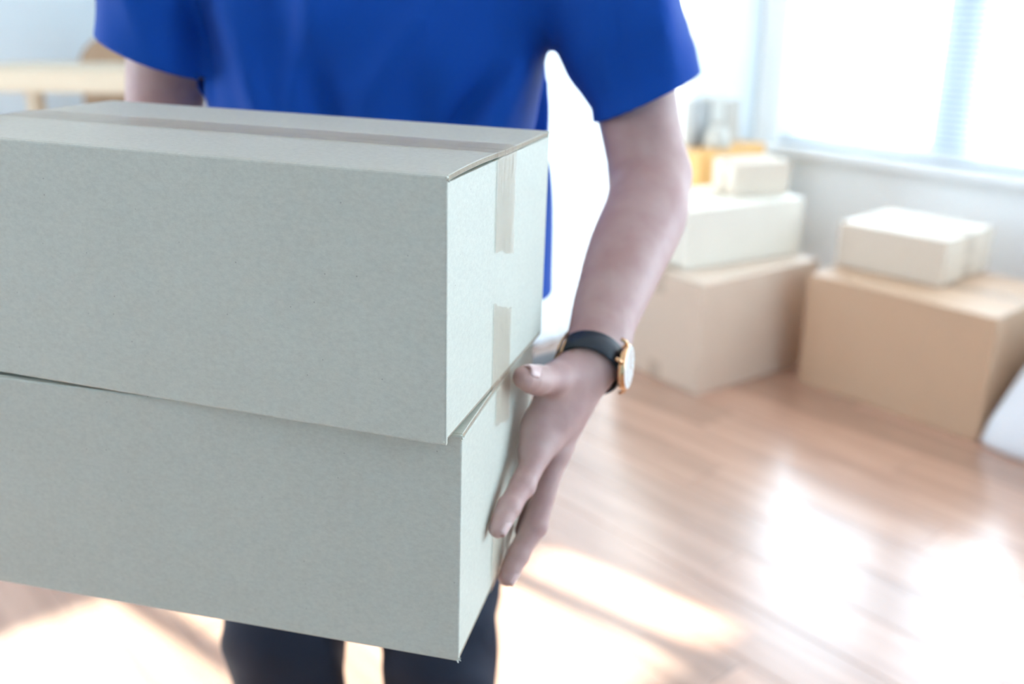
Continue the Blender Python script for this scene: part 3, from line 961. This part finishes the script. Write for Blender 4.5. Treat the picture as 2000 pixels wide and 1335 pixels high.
# trunk and legs under the clothes
cs = [.80, .90, 1.00, 1.12, 1.25, 1.35, 1.41, 1.45]
body_f.loft(cs, [0 - .0, 0, .012, .028, .032, .032, .032, .032], [.012, .012, .015, .022, .026, .03, .032, .034], [.150, .152, .140, .150, .165, .170, .12, .06], [.095, .098, .092, .095, .100, .085, .07, .05], .02)
KN = {1: abc(-.098, 1.105, .48), -1: abc(-.300, 1.105, .48)}
HP = {1: abc(-.090, 1.145, .86), -1: abc(-.268, 1.145, .86)}
AN = {1: abc(-.092, 1.150, .085), -1: abc(-.308, 1.150, .085)}
for s in (1, -1):
    body_f.chain([HP[s], (HP[s] + KN[s]) / 2, KN[s], KN[s] * .6 + AN[s] * .4 + (0, .02, 0), AN[s]], [.085, .072, .054, .052, .036], .02)
    body_f.chain([AN[s] + (0, .03, -.035), AN[s] + (0, -.06, -.045), AN[s] + (0, -.15, -.055)], [.034, .034, .025], .02)
build_arm(body_f, 1)
build_arm(body_f, -1)
build_head(body_f)
body = surface(body_f, 'body', M_SKIN, person)
relax(body, 4)

# nails ---------------------------------------------------------------
def nail(a, b, up, r, parent, wid):
    """curved plate on the back of a finger tip running from a towards b"""
    a, b, up = np.array(a), np.array(b), np.array(up)
    t = b - a; ln = np.linalg.norm(t); t = t / ln
    up = up - t * (up @ t); up /= np.linalg.norm(up)
    sd = np.cross(t, up)
    bm = bmesh.new()
    g = []
    for i in range(9):
        u = i / 8
        row = []
        wv = wid * (0.82 + 0.18 * math.sin(PI * min(1, u * 1.1))) * (1.0 if 0 < i < 8 else 0.72)
        for j in range(9):
            v = (j / 8 - .5) * 2
            ang = v * 0.95
            p = a + t * ln * u + up * (r * math.cos(ang) * 1.0 - 0.0012 * (u ** 2)) + sd * (math.sin(ang) * wv)
            row.append(bm.verts.new(p.tolist()))
        g.append(row)
    for p, q in zip(g, g[1:]):
        for j in range(8): bm.faces.new((p[j], p[j + 1], q[j + 1], q[j]))
    o = obj('fingernail', bm, M_NAIL, parent, True)
    md = o.modifiers.new('thick', 'SOLIDIFY'); md.thickness = 0.0008; md.offset = 0
    return o
for s in (1, -1):
    nd = face((1, 0, 0), s) - face((0, 0, 0), s); nd /= np.linalg.norm(nd)
    for key, r, wd in (('i', .0086, .0070), ('m', .0086, .0072), ('r', .0080, .0066), ('p', .0072, .0056)):
        d_, t_ = face(HAND[key][2], s), face(HAND[key][3], s)
        v = t_ - d_
        nail(d_ + v * .55, t_ + v * .22, nd, r, body, wd)
    ti, tt = face(HAND['ti'], s), face(HAND['tt'], s)
    v = tt - ti
    upv = face((.45, -.25, 1.0), s) - face((0, 0, 0), s)
    nail(ti + v * .38, tt + v * .24, upv, .0117, body, .0098)

# eyes and brows (head is above the frame, still a whole person)
for s in (-1, 1):
    bm = bmesh.new(); bmesh.ops.create_uvsphere(bm, u_segments=16, v_segments=10, radius=.0115)
    bmesh.ops.translate(bm, verts=bm.verts, vec=(HEAD + (s * .031, -.070, .006)).tolist())
    ey = obj('eye', bm, M_EYE, body, True)
    bm = bmesh.new(); bmesh.ops.create_uvsphere(bm, u_segments=14, v_segments=8, radius=.0058)
    bmesh.ops.translate(bm, verts=bm.verts, vec=(HEAD + (s * .031, -.0765, .006)).tolist())
    obj('iris', bm, M_IRIS, ey, True)
    bm = bmesh.new(); tube(bm, [(HEAD + (s * (.016 + .007 * k), -.086 + .0035 * k, .026 + .002 * math.sin(k))).tolist() for k in range(5)], [.002, .003, .003, .0025, .001], 6)
    obj('eyebrow', bm, M_HAIR, body, True)
hf = Field(axis(HEAD[0] - .12, HEAD[0] + .12, .006), axis(HEAD[1] - .14, HEAD[1] + .15, .006), axis(HEAD[2] - .12, HEAD[2] + .15, .006))
hf.ell(HEAD + (0, .020, .024), (.084, .100, .104), .01)
hf.ell(HEAD + (0, .048, -.020), (.074, .068, .075), .02)
X, Y, Z = hf.grid((slice(None),) * 3)
cut = np.minimum(-(Y - HEAD[1] - .012), -(Z - HEAD[2] - .050) - .25 * (Y - HEAD[1])) + 0 * X
hf.F = np.maximum(hf.F, cut.astype(np.float32)) - (.0025 * np.sin(X * 190 + Z * 60) * np.cos(Y * 110)).astype(np.float32)
relax(surface(hf, 'hair', M_HAIR, person), 3)

# T-shirt ---------------------------------------------------------------
sf = Field(axis(-.36, .44, .006), axis(-.20, .22, .006), axis(.87, 1.50, .006))
cs = [.90, .95, 1.05, 1.15, 1.25, 1.33, 1.38, 1.42, 1.455, 1.475]
ca = [.034, .034, .034, .034, .033, .033, .033, .033, .033, .033]
cb = [.030, .030, .028, .030, .032, .035, .036, .038, .04, .04]
SA = [.195, .195, .194, .193, .192, .190, .170, .125, .082, .070]
SB = [.120, .118, .114, .118, .122, .114, .100, .086, .072, .066]
sf.loft(cs, ca, cb, SA, SB, .02, 2.5)
def sleeve(pts, rs, hem, no):
    g = Field(*sf.ax)
    g.chain(pts, rs, .02)
    X, Y, Z = g.grid((slice(None),) * 3)
    no = np.array(no); no = no / np.linalg.norm(no)
    pl = (X - hem[0]) * no[0] + (Y - hem[1]) * no[1] + (Z - hem[2]) * no[2]
    sf.merge((slice(None),) * 3, np.maximum(g.F, (pl - .007).astype(np.float32)), .022)
HEM1, HN1 = abc(.144, 1.078, 1.172), (.42, -.03, -.90)
HEM2, HN2 = abc(-.388, 1.125, 1.212), (-.37, .06, -.92)
sleeve([abc(.040, 1.155, 1.385), abc(.103, 1.115, 1.285), abc(.115, 1.100, 1.235), abc(.142, 1.082, 1.178), abc(.152, 1.070, 1.12)], [.078, .080, .074, .0585, .062], HEM1, HN1)
sleeve([abc(-.325, 1.155, 1.390), abc(-.376, 1.135, 1.285), abc(-.388, 1.125, 1.20), abc(-.39, 1.12, 1.14)], [.078, .068, .063, .064], HEM2, HN2)
# soft folds as ridges across the cloth
X, Y, Z = sf.grid((slice(None),) * 3)
def ridge(p, q, wdt, amp, front=True):
    """ridge along the line p-q in the (a, c) plane"""
    p, q = np.array([p[0] - P0[0], p[1]]), np.array([q[0] - P0[0], q[1]])
    v = q - p; L2 = v @ v
    t = np.clip(((X - p[0]) * v[0] + (Z - p[1]) * v[1]) / L2, 0, 1)
    dd = np.sqrt((X - p[0] - t * v[0]) ** 2 + (Z - p[1] - t * v[1]) ** 2)
    fall = np.sin(PI * np.clip(t * .9 + .05, 0, 1))
    g = amp * np.exp(-(dd / wdt) ** 2) * fall
    if front: g = g * (Y < 0.06)
    return g
fold = 0
for args in [((-.30, 1.30), (-.22, 1.00), .018, .006), ((-.26, 1.34), (-.14, 1.02), .022, -.005), ((-.18, 1.36), (-.24, 1.10), .016, .005),
             ((.03, 1.28), (-.06, 1.02), .022, .008), ((.02, 1.24), (-.11, 1.08), .018, -.006), ((-.02, 1.34), (-.17, 1.14), .02, .005),
             ((.045, 1.22), (.0, .98), .016, -.006), ((-.10, 1.22), (-.10, .95), .02, -.005), ((-.30, 1.20), (-.28, .98), .015, .002),
             ((.01, 1.12), (.02, .95), .012, .003), ((-.05, 1.3), (.02, 1.36), .02, -.004)]:
    fold = fold + 2.6 * ridge(*args)
for args in [((.13, 1.36), (.165, 1.18), .014, .005), ((.09, 1.34), (.12, 1.16), .013, -.005), ((.185, 1.22), (.16, 1.32), .012, -.005),
             ((-.42, 1.34), (-.36, 1.20), .015, .005), ((-.34, 1.33), (-.33, 1.20), .013, -.007)]:
    fold = fold + 1.5 * ridge(*args, front=False)
und = .0022 * np.sin(19 * X + 11 * np.sin(5 * Z) + 8 * Y) * np.sin(7 * Z + 2)
sf.F = (sf.F - fold - und).astype(np.float32)
shirt = surface(sf, 't_shirt', M_SHIRT, person)
relax(shirt, 3)
bm = bmesh.new(); bm.from_mesh(shirt.data)
def cutoff(bm, co, no, test):
    """trim the cloth beyond a plane (no points to the side removed), only where test(vertex) holds"""
    fs = [f for f in bm.faces if test(f.calc_center_median())]
    geom = fs + list({e for f in fs for e in f.edges}) + list({v for f in fs for v in f.verts})
    bmesh.ops.bisect_plane(bm, geom=geom, plane_co=Vector(co), plane_no=Vector(no), clear_outer=True)
off_trunk = lambda c: (abs(c.x - .034) / .194) ** 2.5 + (abs(c.y - .03) / .118) ** 2.5 > 1.18
cutoff(bm, HEM1, HN1, lambda c: c.x > .248 and 1.10 < c.z < 1.25)
cutoff(bm, HEM2, HN2, lambda c: c.x < -.148 and 1.13 < c.z < 1.32 and off_trunk(c))
cutoff(bm, (0, 0, .937), (0, 0, -1), lambda c: c.z < 1.0)
cutoff(bm, (abc(-.148, 1.15, 1.447)), (0, -.35, .94), lambda c: c.z > 1.42 and abs(c.x - .033) < .105)
bm.to_mesh(shirt.data); bm.free()
md = shirt.modifiers.new('cloth', 'SOLIDIFY'); md.thickness = .0025; md.offset = -1

# trousers ----------------------------------------------------------------
tf = Field(axis(-.25, .25, .008), axis(-.17, .17, .008), axis(.03, 1.02, .008))
tf.loft([.74, .82, .90, .985], [.0, .0, 0, .0], [.012, .012, .014, .016], [.150, .162, .160, .155], [.100, .108, .106, .100], .03, 2.4)
for s in (1, -1):
    tf.chain([HP[s], HP[s] * .5 + KN[s] * .5, KN[s], KN[s] * .5 + AN[s] * .5 + (0, .012, 0), AN[s] - (0, 0, .0)], [.094, .086, .078, .072, .064], .012)
X, Y, Z = tf.grid((slice(None),) * 3)
wr = .0035 * np.sin(60 * Z + 14 * X + 9 * np.sin(13 * Y)) * np.exp(-((Z - .46) / .10) ** 2) + .003 * np.sin(70 * Z + 20 * Y) * np.exp(-((Z - .13) / .08) ** 2)
tf.F = (tf.F - wr).astype(np.float32)
tr = surface(tf, 'trousers', M_TROUSER, person)
relax(tr, 3)
bm = bmesh.new(); bm.from_mesh(tr.data)
cutoff(bm, (0, 0, .07), (0, 0, -1), lambda c: c.z < .2)
cutoff(bm, (0, 0, .975), (0, 0, 1), lambda c: c.z > .9)
bm.to_mesh(tr.data); bm.free()
md = tr.modifiers.new('cloth', 'SOLIDIFY'); md.thickness = .003; md.offset = -1
# shoes
for s in (1, -1):
    A = AN[s]
    f = Field(axis(A[0] - .08, A[0] + .08, .005), axis(A[1] - .22, A[1] + .10, .005), axis(-.01, .13, .005))
    f.chain([A + (0, .045, -.045), A + (0, -.06, -.045), A + (0, -.14, -.052)], [.042, .044, .036], .02)
    f.chain([A + (0, .02, -.04), A + (0, .01, .01)], [.044, .044], .02)
    f.F = np.maximum(f.F, (.012 - f.ax[2])[None, None, :])
    sh = surface(f, 'shoe', M_SHOE, person); relax(sh, 2)
    bm = bmesh.new()
    out = [(0.048 * math.cos(t) * (1 if math.sin(t) > 0 else .9), (.085 if math.sin(t) > 0 else .175) * math.sin(t)) for t in [2 * PI * k / 28 for k in range(28)]]
    lo = [bm.verts.new((A[0] + x, A[1] + .005 + y, 0.0)) for x, y in out]; hi_ = [bm.verts.new((A[0] + x, A[1] + .005 + y, .022)) for x, y in out]
    bm.faces.new(lo[::-1]); bm.faces.new(hi_)
    for k in range(28): bm.faces.new((lo[k], lo[(k + 1) % 28], hi_[(k + 1) % 28], hi_[k]))
    obj('sole', bm, M_SOLE, sh)

# ------------------------------------------------------------------ wristwatch (on the arm at the image right)
W = face(HAND['W']) + P0
E1 = ELB[1] + P0
to_w = lambda p: RT * p[0] + FW * p[1] + np.array([0, 0, p[2]])
Ww, Ew = to_w(W), to_w(E1)
u = (Ew - Ww) / np.linalg.norm(Ew - Ww)
Zc = FW * math.cos(PITCH) - np.array([0, 0, math.sin(PITCH)])
Yc = -(np.array([0, 0, math.cos(PITCH)]) + FW * math.sin(PITCH))
dn = .86 * RT + .27 * Yc - .46 * Zc
dn = dn - u * (dn @ u); dn /= np.linalg.norm(dn)
sd = np.cross(u, dn)
cen = Ww - u * .004
MW = Matrix(((sd[0], u[0], dn[0], cen[0]), (sd[1], u[1], dn[1], cen[1]), (sd[2], u[2], dn[2], cen[2]), (0, 0, 0, 1)))
wt = tag(empty('wristwatch'), 'rose gold wristwatch with white dial and dark leather strap on the wrist', 'watch')
wt.matrix_world = MW
# local: x round the wrist, y along the forearm, z out of the back of the wrist
RX, RZ = .0292, .0268
bm = bmesh.new()
n = 56
rows = []
for k in range(n):
    a = 2 * PI * k / n
    row = []
    for (wy, rr) in ((-.0112, 0), (-.0118, .0008), (-.0112, .0022), (0, .0026), (.0112, .0022), (.0118, .0008), (.0112, 0)):
        taper = .86 + .14 * max(0, math.sin(a))
        row.append(bm.verts.new(((RX + rr) * math.cos(a), wy * taper, (RZ + rr) * math.sin(a))))
    rows.append(row)
for k in range(n):
    p, q = rows[k], rows[(k + 1) % n]
    for j in range(7): bm.faces.new((p[j], p[(j + 1) % 7], q[(j + 1) % 7], q[j]))
obj('strap', bm, M_STRAP, wt, True)
ZW = RZ + .0015
bm = bmesh.new(); lathe(bm, [(.0175, ZW), (.0196, ZW + .0008), (.0205, ZW + .003), (.0205, ZW + .0055), (.0198, ZW + .0068), (.0190, ZW + .0068)], 48)
case = obj('case', bm, M_GOLD, wt, True)
bm = bmesh.new(); lathe(bm, [(.0191, ZW + .0060), (.0191, ZW + .0071), (.0178, ZW + .0076)], 48)
dial = obj('dial', bm, M_DIAL, wt)
for k in range(12):
    a = PI / 6 * k
    bm = bmesh.new()
    bx(bm, .0128, .0155, -.0003, .0003, ZW + .0076, ZW + .0078)
    bmesh.ops.rotate(bm, verts=bm.verts, cent=(0, 0, 0), matrix=Matrix.Rotation(a, 3, 'Z'))
    obj('hour_mark', bm, M_GOLD, dial)
for a, ln in ((.6, .008), (2.4, .012)):
    bm = bmesh.new(); bx(bm, 0, ln, -.0004, .0004, ZW + .0077, ZW + .0080)
    bmesh.ops.rotate(bm, verts=bm.verts, cent=(0, 0, 0), matrix=Matrix.Rotation(a, 3, 'Z'))
    obj('hand', bm, M_GOLD, dial)
for sx in (-1, 1):
    for sy in (-1, 1):
        bm = bmesh.new()
        tube(bm, [(sx * .0150, sy * .0112, ZW + .004), (sx * .0195, sy * .0117, ZW + .0028), (sx * .0225, sy * .0117, ZW - .001)], [.0017, .0018, .0016], 10)
        obj('lug', bm, M_GOLD, wt, True)
bm = bmesh.new(); tube(bm, [(0, .0188, ZW + .0035), (0, .0222, ZW + .0035)], .0022, 14); obj('crown', bm, M_GOLD, wt)
a = PI * 1.0 + 0.95
bm = bmesh.new()
c_ = Vector(((RX + .003) * math.cos(a), 0, (RZ + .003) * math.sin(a)))
tg = Vector((-math.sin(a), 0, math.cos(a)))
tube(bm, [c_ + tg * .006 + Vector((0, .0122, 0)), c_ + tg * .006 - Vector((0, .0122, 0)), c_ - tg * .006 - Vector((0, .0122, 0)), c_ - tg * .006 + Vector((0, .0122, 0))], .0011, 8, True)
obj('buckle', bm, M_GOLD, wt, True)
